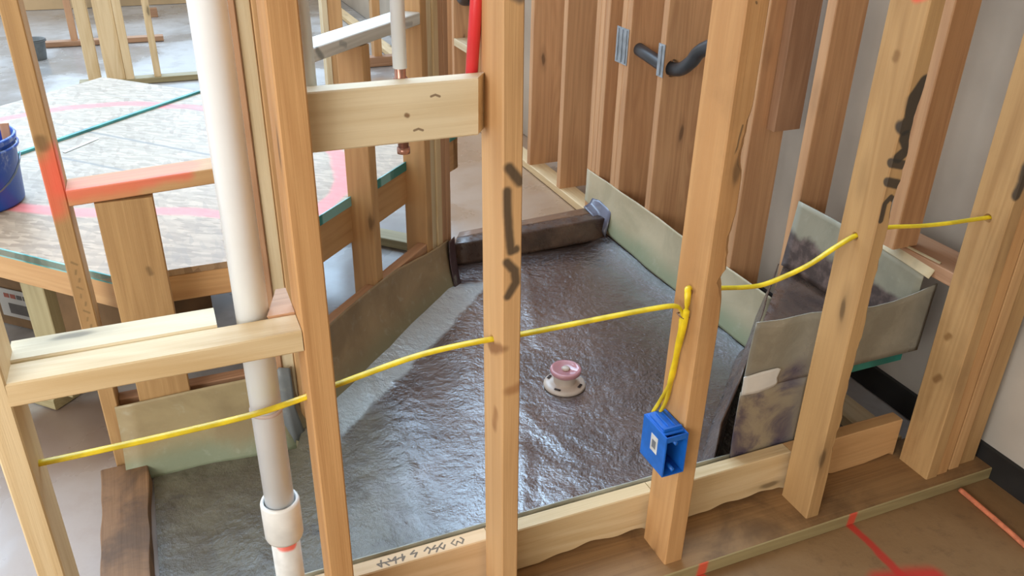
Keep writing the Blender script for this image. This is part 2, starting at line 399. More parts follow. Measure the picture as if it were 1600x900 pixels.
# blue bucket on the deck
n = NT('blue_plastic'); co = n.obj()
spl = n.noise(n.scale(co, (22, 22, 9)), 1.0, 6, .7, .6)
h = n.n('ShaderNodeSeparateXYZ', {'Vector': co}).outputs[2]
mask = n.math('MULTIPLY', n.mr(spl, .5, .66), n.mr(h, .10, .16))
M_BLUE = n.out(n.mix(n.math('MULTIPLY', mask, .8), lin((28, 84, 190)), lin((178, 200, 226))), .35)
M_BLUEIN = plain('blue_plastic_inside', (24, 58, 150), .45)
bk = empty('bucket', (-.575, 2.845, .492), 'blue plastic bucket with whitish splashes standing on the tub deck', 'bucket')
bk.location.z = .4915; bl = bk.location
lathe('bucket_body', [(.0, 0), (.125, 0), (.132, .008), (.145, .19), (.150, .195), (.152, .205), (.148, .212), (.143, .208), (.141, .195), (.128, .01), (0, .008)], bl, M_BLUE, bk)
lathe('bucket_body', [(.0, .011), (.1265, .0115), (.1395, .19)], bl, M_BLUEIN, bk)
lathe('rim', [(.147, .172), (.153, .174), (.153, .180), (.148, .182)], bl, M_BLUE, bk)
hp = [(bl.x+.152*math.cos(a_), bl.y+.152*math.sin(a_)*.98, bl.z+.15-.10*math.sin((a_-3.3)/2.9*math.pi)) for a_ in [3.3+i*2.9/14 for i in range(15)]]
sweep('handle', hp, .003, plain('bucket_wire', (120, 130, 140), .3, Metallic=1.0), bk, sides=8)
tag(beam('stir_stick', (-.475, 2.86, .505), (-.450, 2.866, .725), 'z', WM['russet'], lean=(.012, .0)), 'short flat wooden stick standing inside the blue bucket', 'stick')
tag(link('plastic_scrap', pydata([(-.36, 3.28, .492), (-.35, 3.265, .492), (-.24, 3.40, .492), (-.245, 3.415, .492), (-.355, 3.275, .494), (-.243, 3.405, .494)], [(0, 1, 2, 3), (0, 4, 5, 3), (1, 2, 5, 4), (0, 1, 4), (3, 2, 5)]), plain('white_scrap', (245, 245, 242), .4), None, Matrix.Identity(4)), 'thin white sliver of scrap lying beside the teal seam on the tub deck', 'scrap')

# ------------------------------------------------------------------ back-left stud wall (along X, y = 2.05 .. 2.14)
s = beam('wall_stud', (-.277, 2.052, Z0), (-.239, 2.141, 2.5), 'z', WM['gold'])
tag(s, 'tall stud with orange paint and a faint stamp, left of the wide short board', 'stud')
stamp = [([(-.262+.004*((i*7) % 3), 2.052, .60-.022*i), (-.252-.004*((i*5) % 3), 2.052, .592-.022*i)], .0025, .8, (112, 92, 58), .6, .006) for i in range(9)]
marked(s, 'gold', [([(-.276, 2.052, .83), (-.27, 2.052, .74)], .026, .8, (236, 104, 78), .75, .015), ([(-.239, 2.07, .86), (-.239, 2.06, .79)], .03, .6, (244, 100, 76), .8, .012), ([(-.262, 2.052, .90), (-.26, 2.052, .885)], .012, .6, (110, 82, 48), .7)]+stamp)
s = beam('blocking', (-.238, 2.052, .738), (.158, 2.14, .776), 'x', WM['russet'], lean=(0, .018))
tag(s, 'horizontal flat block smeared with orange spray paint, on top of the wide short board', 'blocking')
marked(s, 'honey', [([(-.24, 2.052, .772), (-.1, 2.05, .778), (.02, 2.052, .786)], .016, .8, (240, 108, 88), .7, .014), ([(-.24, 2.09, .780), (-.1, 2.10, .785), (.03, 2.10, .79)], .04, .55, (236, 122, 100), .5, .025), ([(-.22, 2.052, .755), (-.1, 2.052, .76)], .02, .8, (226, 122, 84), .5, .012)])
s = beam('cripple_stud', (-.186, 2.052, Z0), (-.058, 2.092, .738), 'z', WM['gold'])
tag(s, 'wide short board standing flat under the orange-painted block', 'stud')
marked(s, 'gold', [([(-.083, 2.052, .30), (-.078, 2.052, .275)], .013, .5, (70, 48, 28), .85, .012), ([(-.10, 2.052, .555), (-.096, 2.052, .54)], .006, .7, (110, 84, 50), .7, .006)])
tag(beam('blocking', (-.238, 2.10, Z0), (.19, 2.138, .165), 'x', WM['brown']), 'low brown backing board on the floor behind the back liner upstand', 'blocking')
# corner post studs
lab = ['reddish outermost stud of the post of studs behind the big white pipe', 'thin pale stud in the post of studs behind the big white pipe', 'tan third stud in the post of studs behind the big white pipe']
for i, (x0, x1, y0, y1, mt) in enumerate([(.160, .186, 2.052, 2.141, 'russet'), (.187, .221, 2.060, 2.149, 'cream'), (.222, .262, 2.052, 2.141, 'honey')]):
    tag(beam('corner_stud', (x0, y0, Z0), (x1, y1, 2.5), 'z', WM[mt]), lab[i], 'stud')
# ------------------------------------------------------------------ diagonal stud wall (frame turned 45 degrees)
TW = 1.336
def dstud(s0, s1, t0, t1, mt, label, z0=Z0, z1=2.5, name='wall_stud', **kw):
    o = beam(name, (s0, t0, z0), (s1, t1, z1), 'z', WM[mt], rot=Q, **kw); return tag(o, label, 'stud')
dstud(2.126, 2.168, TW, TW+.089, 'honey', 'short tan stud standing alone in the diagonal wall under the white-painted block', z1=.970)
dstud(2.489, 2.530, TW, TW+.089, 'honey', 'broad tan-sided first stud of the post at the far end of the diagonal wall')
dstud(2.531, 2.569, TW+.004, TW+.093, 'cream', 'pale second stud in the post at the far end of the diagonal wall')
dstud(2.570, 2.608, TW-.002, TW+.087, 'pale', 'pale third stud in the post at the far end of the diagonal wall')
dstud(2.609, 2.647, TW+.002, TW+.091, 'russet', 'pinkish fourth stud in the post at the far end of the diagonal wall')
dstud(2.648, 2.684, TW, TW+.089, 'russet', 'outermost stud of the far post, beside the opening over the curb')
dstud(1.60, 1.66, TW+.02, TW+.09, 'honey', 'stud where the diagonal wall meets the back wall, behind the near stud with the cable')
wb = beam('blocking', (1.70, TW+.002, .972), (2.488, TW+.089, 1.010), 'x', WM['white'], rot=Q)
tag(wb, 'white-painted block with black scuffs set high in the diagonal wall', 'blocking')
def dp(s_, t_, z_): return (R2*(s_-t_), R2*(s_+t_), z_)
marked(wb, 'white', [([dp(1.91, TW, 1.0), dp(1.93, TW, .975)], .009, .6, (120, 128, 128), .7, .01), ([dp(2.02, TW, 1.0), dp(2.045, TW, .99)], .007, .6, (150, 156, 156), .6, .01), ([dp(1.84, TW+.02, 1.01), dp(1.90, TW+.03, 1.01)], .012, .7, (110, 110, 108), .7, .01), ([dp(2.39, TW, .99), dp(2.43, TW, .985)], .007, .6, (150, 150, 150), .6, .008)])
for s0, s1, lb_ in ((1.68, 2.124, 'low block laid behind the top edge of the diagonal liner, nearer the camera'), (2.17, 2.487, 'low block behind the diagonal liner, between the lone stud and the far post')):
    tag(beam('blocking', (s0, TW+.004, Z0), (s1, TW+.042, .188), 'x', WM['russet'], rot=Q), lb_, 'blocking')

# ------------------------------------------------------------------ right wall (wall C): studs at x = 1.73 .. 1.82
XC = 1.732
tag(beam('bottom_plate', (XC, 1.36, Z0), (XC+.088, 9.2, -.002), 'y', WM['pale']), 'long pale bottom plate running along the foot of the right wall past the curb', 'plate')
def cstud(y0, y1, mt, label, x1=1.945, z0=-.002, side='brown', z1=2.5, x0=XC, name='wall_stud'):
    o = beam(name, (x0, y0, z0), (x1, y1, z1), 'z', WM['fir'])
    return tag(o, label, 'stud')
SIDE = 'russet'
cstud(3.85, 3.888, 'cream', 'right-wall stud seen just right of the narrow near stud with black letters', side=SIDE)
cstud(3.485, 3.523, 'cream', 'right-wall stud standing next beyond the triple stud, above the pale plate', side=SIDE)
for k, lb_ in enumerate(('nearest stud of the triple stud where the liner ends on the right wall', 'middle stud of the triple stud where the liner ends on the right wall', 'farthest stud of the triple stud where the liner ends on the right wall')):
    cstud(3.10+.039*k, 3.138+.039*k, 'cream', lb_, x1=1.80+.004*k, side=SIDE)
for k, lb_ in enumerate(('nearer of the two joined studs carrying the wide ribbed nail plate', 'farther of the two joined studs carrying the wide ribbed nail plate')):
    cstud(2.925+.039*k, 2.963+.039*k, 'cream', lb_, side=SIDE, x1=1.94 if k == 0 else 1.82)
cstud(2.672, 2.708, 'cream', 'right-wall stud crossed by the black pipe, with a narrow nail plate', side='brown', x1=1.945)
cstud(2.125, 2.163, 'cream', 'right-wall stud showing to the right of the near stud with the blue box', side='brown', x1=1.865)
tag(beam('blocking', (1.79, 2.085, .695), (1.895, 2.123, 2.5), 'z', WM['brown']), 'board scabbed onto the right-wall stud, its sawn lower end showing beside the white strip', 'blocking')
cstud(1.852, 1.89, 'russet', 'right-wall stud rising behind the far corner of the seat liner', side='brown', x1=1.845)
cstud(1.45, 1.488, 'russet', 'right-wall stud standing on the brown block above the seat', side='brown', x1=1.785, z0=.575, x0=1.70)
tag(beam('blocking', (1.742, 1.292, .535), (1.86, 1.60, .573), 'y', WM['brown']), 'short brown block in the right wall above the seat liner', 'blocking')
for k, y in enumerate((4.25, 4.65, 5.05, 5.45, 5.85, 6.3, 6.8)):
    if k in (1, 2, 3, 4):
        cstud(y, y+.038, 'cream', ['', 'distant right-wall stud just left of the red pipe, nearest of those', 'distant right-wall stud above the pale cross block, left of the red pipe', 'farther right-wall stud glimpsed left of the red pipe', 'farthest right-wall stud glimpsed left of the red pipe'][k], side=SIDE)
tag(beam('blocking', (XC, 4.69, .375), (XC+.088, 5.048, .42), 'y', WM['cream']), 'pale horizontal block between distant studs just left of the red pipe', 'blocking')
tag(sweep('waste_pipe', [(1.86, 5.0, .66), (1.78, 5.0, .66), (1.755, 4.9, .72), (1.75, 4.78, .80)], .04, plain('grey_black_plastic', (70, 68, 72), .4), smooth_n=5, sides=16), 'dark pipe bend showing at the top edge just left of the red pipe', 'pipe')
# stain on c1
M_NP = plain('galvanised_steel', (176, 186, 196), .35, .08, 30.0, Metallic=.6)
def nail_plate(y0, y1, z0, z1, label, x=XC-.002, lean=0):
    t = empty('nail_plate', (x, (y0+y1)/2, z0), label, 'nail plate')
    box('plate', (x-.0012, y0, z0), (x+.0012, y1, z1), M_NP, t, .0005)
    k = max(1, int((y1-y0)/.03))
    for i in range(k): 
        yy = y0+(y1-y0)*(i+.5)/k
        box('rib', (x-.005, yy-.004, z0+.006), (x-.0012, yy+.004, z1-.006), M_NP, t, .001)
    for zz in (z0+.008, z1-.008):
        lathe('nail_head', [(0, .0), (.004, .0), (.003, .0022), (0, .003)], (x-.0012, (y0+y1)/2+.006, zz), M_NP, t, 10, (-1, 0, 0))
nail_plate(2.935, 3.03, .72, .86, 'wide ribbed metal nail plate on the two joined studs')
nail_plate(2.668, 2.712, .735, .855, 'narrow shiny metal nail plate over the black pipe')
M_ABS = plain('black_pipe_plastic', (62, 66, 72), .38, .15, 10.0)
bp = sweep('waste_pipe', [(1.775, 2.93, .785), (1.775, 2.85, .775), (1.775, 2.73, .762), (1.775, 2.63, .772), (1.775, 2.56, .815), (1.775, 2.50, .87), (1.775, 2.3, .96)], .025, M_ABS, smooth_n=6, sides=18, upv=(1, 0, 0))
tag(bp, 'black plastic waste pipe curving through the right-wall studs', 'pipe')
for o in list(C.objects):
    if o.get('label', '').startswith('right-wall stud crossed by the black pipe'):
        cut(o, (1.775, 2.5, .79), (1.775, 2.85, .742), .033)
# white sheathing board joint in the right wall
box('trim_1', (1.945, 2.02, Z0+.09), (1.961, 2.06, 2.5), M_SHEATH, None, .003)['kind'] = 'structure'

# ------------------------------------------------------------------ shower pan liner, curb, bench
n = NT('dark_tar_coat'); co = n.obj()
xyz = n.n('ShaderNodeSeparateXYZ', {'Vector': co})
a = n.noise(co, 3.2, 5, .6, .3); f1 = n.noise(co, 75.0, 4, .65, .1); f2 = n.noise(co, 32.0, 5, .65, 0); c_ = n.noise(co, 8.0, 4, .6, .2)
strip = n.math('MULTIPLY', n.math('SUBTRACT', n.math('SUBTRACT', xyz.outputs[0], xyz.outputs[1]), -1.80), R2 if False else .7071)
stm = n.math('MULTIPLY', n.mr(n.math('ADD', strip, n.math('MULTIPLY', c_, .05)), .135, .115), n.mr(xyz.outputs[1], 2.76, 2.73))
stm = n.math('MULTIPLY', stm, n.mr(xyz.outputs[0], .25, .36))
colr = n.mix(n.mr(a, .35, .65), lin((56, 47, 50)), lin((94, 80, 78)))
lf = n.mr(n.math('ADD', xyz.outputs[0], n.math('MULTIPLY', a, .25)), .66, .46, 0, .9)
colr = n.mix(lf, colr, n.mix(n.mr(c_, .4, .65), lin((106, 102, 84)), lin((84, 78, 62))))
colr = n.mix(n.math('MULTIPLY', n.mr(n.math('ADD', xyz.outputs[0], n.math('MULTIPLY', a, .3)), 1.25, 1.65), .75), colr, lin((42, 32, 27)))  # darker to the right: dark wall reflection put into the colour
colr = n.mix(stm, colr, lin((168, 184, 192)))  # paler membrane strip, with the sky highlight put into its bluish colour
spots = n.mr(n.noise(co, 7.0, 4, .6, .3), .64, .72, 0, .6)
colr = n.mix(spots, colr, lin((44, 36, 32)))
rg = n.math('ADD', n.mr(c_, .35, .7, .12, .26), n.math('MULTIPLY', lf, .22))
ht = n.math('ADD', n.math('MULTIPLY', f1, .42), n.math('ADD', n.math('MULTIPLY', f2, .7), n.math('MULTIPLY', c_, .7)))
ht2 = n.math('ADD', n.math('MULTIPLY', f2, .5), n.math('ADD', n.math('MULTIPLY', c_, .9), n.math('MULTIPLY', f1, n.mr(stm, 0, 1, .30, .08))))
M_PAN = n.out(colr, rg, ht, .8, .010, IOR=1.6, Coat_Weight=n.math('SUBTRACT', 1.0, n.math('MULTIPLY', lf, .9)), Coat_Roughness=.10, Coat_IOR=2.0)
n.put(n.b.inputs['Coat Normal'], n.n('ShaderNodeBump', {'Height': ht2, 'Strength': .8, 'Distance': .0048}).outputs[0])
n = NT('brown_tar_coat'); co = n.obj(); a = n.noise(co, 6.0, 5, .6, .4); b_ = n.noise(co, 40.0, 4, .6)
M_TAR = n.out(n.mix(n.mr(a, .3, .7), lin((62, 48, 44)), lin((104, 82, 68))), n.mr(b_, .3, .7, .22, .5), n.math('ADD', a, n.math('MULTIPLY', b_, .4)), .4, .01)
def liner_mat(name, light, dark, low, zl, zh, rough=.42, tarz=None, tarcol=(86, 74, 70)):
    n = NT(name); co = n.obj(); xyz = n.n('ShaderNodeSeparateXYZ', {'Vector': co})
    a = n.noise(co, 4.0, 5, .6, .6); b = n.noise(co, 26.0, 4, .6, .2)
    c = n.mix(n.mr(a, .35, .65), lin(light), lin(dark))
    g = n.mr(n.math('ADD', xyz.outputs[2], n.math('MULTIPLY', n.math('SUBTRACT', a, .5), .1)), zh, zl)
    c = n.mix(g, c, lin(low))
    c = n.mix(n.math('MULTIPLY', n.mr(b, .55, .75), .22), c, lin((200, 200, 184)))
    if tarz is not None:
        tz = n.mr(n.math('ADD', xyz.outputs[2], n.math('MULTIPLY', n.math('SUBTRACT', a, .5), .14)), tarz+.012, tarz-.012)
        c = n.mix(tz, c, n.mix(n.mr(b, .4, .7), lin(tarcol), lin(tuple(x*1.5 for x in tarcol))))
    return n.out(c, rough, n.math('ADD', a, n.math('MULTIPLY', b, .3)), .3, .008)
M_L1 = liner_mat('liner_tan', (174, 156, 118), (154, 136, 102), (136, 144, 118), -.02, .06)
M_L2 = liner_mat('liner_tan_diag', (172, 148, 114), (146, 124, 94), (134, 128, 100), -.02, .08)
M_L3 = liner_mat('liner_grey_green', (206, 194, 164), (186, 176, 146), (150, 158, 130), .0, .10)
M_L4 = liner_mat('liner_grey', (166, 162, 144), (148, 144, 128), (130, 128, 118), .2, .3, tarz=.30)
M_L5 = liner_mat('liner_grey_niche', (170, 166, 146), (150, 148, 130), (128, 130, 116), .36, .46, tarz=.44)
pan = empty('shower_pan_liner', (.8, 2.0, Z0), 'neo-angle shower pan lined with dark glossy tarred membrane and grey-green upstands', 'shower pan')
# pan floor as a dense grid clipped by its outline, falling to the drain
OUT = [(-.19, 1.352), (-.19, 2.03), (.21, 2.03), (.245, 2.045), (1.06, 2.86), (1.06, 2.955), (1.72, 2.955), (1.62, 2.9), (1.62, 1.80), (1.62, 1.76), (1.20, 1.352)]
OUT = [(-.19, 1.352), (-.19, 2.03), (.22, 2.03), (.925, 2.735), (.992, 2.95), (1.70, 2.965), (1.70, 1.85), (1.20, 1.352)]
def segd(p, a, b):
    a = Vector(a); b = Vector(b); ab = b-a; h = max(0, min(1, (p-a).dot(ab)/ab.length_squared)); return (p-a-ab*h).length
DR = Vector((1.044, 2.0))
seams = [((.453, 2.232), (.458, 1.954)), ((.458, 1.954), (.458, 1.775)), ((.458, 1.775), (.441, 1.40)), ((.868, 1.924), (.906, 1.658)), ((.62, 1.36), (.80, 1.75)), ((1.3, 2.95), (1.06, 2.25))]
def panz(x, y):
    p = Vector((x, y)); z = Z0+.004
    z -= .006*max(0, 1-(p-DR).length/.6)
    for a, b in seams: z += .004*math.exp(-(segd(p, a, b)/.012)**2)
    z += .0035*noise.noise(Vector((x*3.5, y*3.5, 0)))+.0015*noise.noise(Vector((x*11, y*11, 3)))
    if x > 1.60: z += (x-1.60)*.22
    dd = (1.80-(y-x))*R2                      # membrane curls up to the diagonal upstand
    if y < 2.80 and x > .2: z += .024*max(0, 1-dd/.12)**1.5*min(1, (2.80-y)/.1)
    return z
G = .02
NX, NY = int(1.96/G)+1, int(1.66/G)+1
def inside(p):
    c = False
    for a, b in zip(OUT, OUT[1:]+OUT[:1]):
        if (a[1] > p[1]) != (b[1] > p[1]) and p[0] < (b[0]-a[0])*(p[1]-a[1])/(b[1]-a[1])+a[0]: c = not c
    return c
def snap(p):
    best = None
    for a, b in zip(OUT, OUT[1:]+OUT[:1]):
        A = Vector(a); ab = Vector(b)-A; h = max(0, min(1, (Vector(p)-A).dot(ab)/ab.length_squared)); q = A+ab*h
        if best is None or (q-Vector(p)).length < best[0]: best = ((q-Vector(p)).length, q)
    return best[1]
vs, ins = [], []
for i in range(NX):
    for j in range(NY):
        p = (-.21+i*G, 1.34+j*G); k = inside(p); ins.append(k)
        if not k: p = tuple(snap(p))
        vs.append((p[0], p[1], panz(p[0], p[1])))
fs = [(i*NY+j, (i+1)*NY+j, (i+1)*NY+j+1, i*NY+j+1) for i in range(NX-1) for j in range(NY-1) if ins[i*NY+j] or ins[(i+1)*NY+j] or ins[(i+1)*NY+j+1] or ins[i*NY+j+1]]
me = bpy.data.meshes.new('m'); me.from_pydata(vs, [], fs); me.update()
bm = bmesh.new(); bm.from_mesh(me); bmesh.ops.dissolve_degenerate(bm, edges=bm.edges, dist=1e-6); bmesh.ops.delete(bm, geom=[v for v in bm.verts if not v.link_faces], context='VERTS')
for f in bm.faces:
    f.smooth = True
    if f.normal.z < 0: f.normal_flip()
bm.to_mesh(me); bm.free()
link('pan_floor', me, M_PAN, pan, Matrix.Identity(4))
# upstands
def up_rows(foot, top, bulge=.0, nrow=5):
    rows = []
    for i in range(nrow+1):
        t = i/nrow; tt = 1-(1-t)**2.2
        rows.append([Vector((f[0]+(g[0]-f[0])*tt, f[1]+(g[1]-f[1])*tt, f[2]+(g[2]-f[2])*t)) for f, g in zip(foot, top)])
    return rows
fz = Z0+.002
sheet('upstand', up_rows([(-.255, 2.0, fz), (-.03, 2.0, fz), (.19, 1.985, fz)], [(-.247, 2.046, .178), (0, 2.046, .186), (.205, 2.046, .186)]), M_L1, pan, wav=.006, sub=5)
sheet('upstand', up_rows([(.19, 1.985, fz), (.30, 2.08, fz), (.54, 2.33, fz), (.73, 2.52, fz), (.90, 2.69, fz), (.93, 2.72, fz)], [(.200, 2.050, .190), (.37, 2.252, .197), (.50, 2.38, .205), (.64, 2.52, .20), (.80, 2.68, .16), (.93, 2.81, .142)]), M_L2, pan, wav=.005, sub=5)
sheet('corner_fold', [[(.225, 2.02, -.03), (.205, 2.03, .07), (.205, 2.036, .20)], [(.19, 1.99, -.03), (.185, 2.02, .07), (.175, 2.034, .21)], [(.165, 2.02, -.03), (.155, 2.028, .06), (.16, 2.038, .185)]], liner_mat('liner_fold_grey', (136, 140, 140), (118, 122, 124), (96, 100, 100), -.02, .1), pan, wav=.002, sub=4)
sheet('corner_fold', up_rows([(.920, 2.700, fz), (.94, 2.722, fz), (.962, 2.752, fz)], [(.925, 2.79, .142), (.942, 2.81, .140), (.965, 2.84, .137)]), liner_mat('fold_purple', (88, 62, 70), (70, 50, 56), (60, 44, 50), -.02, .08, rough=.3), pan, wav=.002, sub=4)
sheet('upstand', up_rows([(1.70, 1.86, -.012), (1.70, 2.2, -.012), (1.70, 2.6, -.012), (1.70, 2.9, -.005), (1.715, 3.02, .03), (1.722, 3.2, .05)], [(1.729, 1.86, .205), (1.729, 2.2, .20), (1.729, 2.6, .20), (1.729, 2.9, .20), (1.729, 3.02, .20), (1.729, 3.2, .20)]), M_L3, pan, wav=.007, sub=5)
sheet('corner_fold', [[(1.69, 2.93, -.02), (1.70, 2.93, .04), (1.722, 2.95, .09)], [(1.66, 3.0, .055), (1.70, 3.03, .065), (1.722, 3.06, .10)], [(1.66, 3.09, .065), (1.70, 3.11, .07), (1.724, 3.13, .085)]], liner_mat('liner_fold_blue', (120, 126, 150), (96, 98, 116), (80, 76, 84), -.02, .1, rough=.25), pan, wav=.003, sub=4)
sheet('upstand', [[(-.19, 1.385, fz), (.2, 1.385, fz), (.6, 1.385, fz), (.9, 1.385, fz), (1.2, 1.38, fz)], [(-.19, 1.358, .0), (.2, 1.358, .0), (.6, 1.358, .0), (.9, 1.358, .0), (1.21, 1.358, .0)], [(-.19, 1.352, .12), (.2, 1.352, .123), (.6, 1.352, .124), (.9, 1.352, .124), (1.2, 1.352, .124)]], plain('liner_edge_grey', (176, 176, 160), .45), pan, wav=.002, sub=4)
# curb
prism('curb', [(1.0, 2.945), (1.70, 2.965), (1.70, 3.085), (1.06, 3.05), (.995, 2.97)], Z0, .045, WM['brown']); cu = C.objects['curb'] if 'curb' in C.objects else None
tag(cu, 'low timber curb across the far opening of the shower pan', 'curb')
sheet('curb_wrap', [[(.99, 2.925, -.034), (1.35, 2.93, -.034), (1.70, 2.94, -.03)], [(1.0, 2.937, .02), (1.35, 2.942, .02), (1.70, 2.957, .02)], [(1.0, 2.943, .048), (1.35, 2.955, .050), (1.70, 2.967, .052)], [(1.03, 3.0, .052), (1.36, 3.02, .054), (1.70, 3.03, .056)]], M_TAR, pan, wav=.004, sub=5)
sheet('curb_wrap', [[(1.03, 3.0, .052), (1.36, 3.02, .054), (1.70, 3.03, .056)], [(1.06, 3.055, .050), (1.36, 3.075, .052), (1.70, 3.10, .054)], [(1.06, 3.062, Z0+.003), (1.36, 3.082, Z0+.003), (1.70, 3.112, Z0+.003)]], liner_mat('curb_dry_brown', (138, 104, 78), (116, 86, 64), (70, 56, 50), -.03, .02), pan, wav=.003, sub=5)
# bench
prism('bench', [(1.205, 1.36), (1.722, 1.36), (1.722, 1.86)], .31, .33, M_OSB); bn = C.objects['bench']
tag(bn, 'triangular strand board corner seat with teal edge, bridging the near corner of the pan', 'bench')
prism('panel_edge', [(1.205, 1.3555), (1.722, 1.3555), (1.722, 1.36), (1.205, 1.36)], .286, .332, plain('teal_seat_edge', (48, 128, 118), .5), bn)
sheet('seat_cover', [[(1.205, 1.362, .334), (1.46, 1.362, .334), (1.72, 1.362, .334)], [(1.215, 1.372, .335), (1.46, 1.61, .335), (1.72, 1.855, .335)]], M_TAR, pan, wav=.003, sub=8)
sheet('seat_front', [[(1.205, 1.372, .336), (1.46, 1.622, .336), (1.715, 1.872, .336)], [(1.18, 1.388, .2), (1.43, 1.638, .2), (1.695, 1.89, .2)], [(1.185, 1.392, .05), (1.43, 1.64, .05), (1.69, 1.89, .05)], [(1.15, 1.42, -.03), (1.40, 1.68, -.03), (1.665, 1.93, -.03)]], M_TAR, pan, wav=.006, sub=6)
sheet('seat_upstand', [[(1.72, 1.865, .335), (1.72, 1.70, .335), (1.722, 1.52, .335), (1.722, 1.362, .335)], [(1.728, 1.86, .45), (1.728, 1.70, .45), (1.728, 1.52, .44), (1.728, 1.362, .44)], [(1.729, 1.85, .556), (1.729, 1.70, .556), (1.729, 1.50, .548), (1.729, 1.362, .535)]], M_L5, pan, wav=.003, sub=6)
sheet('seat_upstand', [[(1.728, 1.52, .548), (1.728, 1.44, .543), (1.728, 1.345, .535)], [(1.732, 1.52, .556), (1.734, 1.44, .552), (1.734, 1.345, .543)], [(1.755, 1.52, .577), (1.755, 1.44, .577), (1.757, 1.345, .577)]], plain('liner_cream', (196, 184, 152), .5), pan, sub=4)
M_NF = liner_mat('liner_flap', (160, 158, 146), (146, 142, 130), (130, 122, 120), .26, .36, rough=.38, tarz=None)
n = NT('liner_flap_mottled'); co = n.obj(); xyz = n.n('ShaderNodeSeparateXYZ', {'Vector': co})
a = n.noise(co, 9.0, 5, .6, .5); b_ = n.noise(co, 30.0, 4)
c0 = n.mix(n.mr(a, .35, .65), lin((168, 164, 150)), lin((150, 146, 132)))
c1 = n.mix(n.mr(a, .38, .6), lin((96, 88, 104)), lin((168, 156, 134)))
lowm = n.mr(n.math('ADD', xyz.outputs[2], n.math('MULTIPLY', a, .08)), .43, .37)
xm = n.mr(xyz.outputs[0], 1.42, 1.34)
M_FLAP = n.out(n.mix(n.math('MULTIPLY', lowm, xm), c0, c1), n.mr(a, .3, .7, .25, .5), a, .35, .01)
topz = {1.195: .520, 1.27: .513, 1.36: .511, 1.46: .498, 1.56: .490, 1.62: .492, 1.70: .502, 1.765: .515}
xs = sorted(topz)
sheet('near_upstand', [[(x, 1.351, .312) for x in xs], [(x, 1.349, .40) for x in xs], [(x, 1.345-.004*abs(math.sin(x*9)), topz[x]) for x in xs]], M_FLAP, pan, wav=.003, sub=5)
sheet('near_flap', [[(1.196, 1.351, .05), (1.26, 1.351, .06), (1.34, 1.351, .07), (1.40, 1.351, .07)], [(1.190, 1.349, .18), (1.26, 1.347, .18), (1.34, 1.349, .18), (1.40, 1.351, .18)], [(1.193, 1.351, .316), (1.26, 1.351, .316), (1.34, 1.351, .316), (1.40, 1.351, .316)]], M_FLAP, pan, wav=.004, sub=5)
tp = sheet('tape_patch', [[(1.190, 1.3435, .312), (1.24, 1.3435, .308), (1.285, 1.3435, .314), (1.297, 1.3435, .322)], [(1.190, 1.3435, .34), (1.24, 1.3435, .34), (1.28, 1.3435, .342), (1.292, 1.3435, .34)], [(1.188, 1.3435, .366), (1.24, 1.3435, .370), (1.288, 1.3435, .370), (1.300, 1.3435, .364)]], plain('white_tape', (232, 232, 228), .5, .05), None, thick=.0015, sub=3)
tag(tp, 'torn white tape patch stuck on the grey liner flap beside the near stud', 'tape')
# left end kerb board
kb = beam('curb_board', (-.312, 1.36, Z0), (-.199, 2.04, -.002), 'y', WM['brown'], jag=.010, seg=40)
tag(kb, 'dark stained board on the floor along the left end of the pan', 'board')
kb.data.materials.clear(); kb.data.materials.append(wood('stained_board', (146, 110, 76), (116, 84, 54), .2, dirt=.7, dirtcol=(70, 54, 42)))
# drain
M_DR = plain('drain_plastic', (206, 190, 176), .3, .05); M_DRH = plain('drain_dark', (60, 50, 48), .6)
n = NT('clear_pink_plastic'); M_PK = n.out(lin((232, 170, 178)), .08, Transmission_Weight=.35, IOR=1.45, Coat_Weight=.5)
dr = empty('shower_drain', (1.044, 2.0, -.04), 'pale plastic drain flange with a pinkish clear cap in the middle of the pan', 'drain')
lathe('clamping_ring', [(0, .0), (.066, .0), (.068, .004), (.066, .010), (.055, .013), (.043, .014), (.041, .016), (0, .016)], (1.044, 2.0, -.042), M_DR, dr, 48)
lathe('strainer_body', [(.036, 0), (.036, .034), (.040, .038), (0, .038)], (1.044, 2.0, -.027), M_DR, dr, 40)
lathe('drain_cap', [(.0, 0), (.044, .0), (.0495, .006), (.0505, .014), (.048, .019), (.040, .020), (.036, .015), (.0, .014)], (1.046, 2.0, .004), M_PK, dr, 48)
lathe('drain_cap', [(.0, .0), (.012, .0), (.014, .005), (.009, .009), (0, .009)], (1.046, 2.0, .018), M_DR, dr, 20)
for k in range(4):
    a_ = math.radians(20+90*k+200)
    px, py = 1.044+.054*math.cos(a_), 2.0+.054*math.sin(a_)
    t1 = Vector((-math.sin(a_), math.cos(a_), 0))
    sweep('bolt_slot', [Vector((px, py, -.0268))-t1*.010, Vector((px, py, -.0268))+t1*.010], .0045, M_DRH, dr, rb=.0015, sides=10)

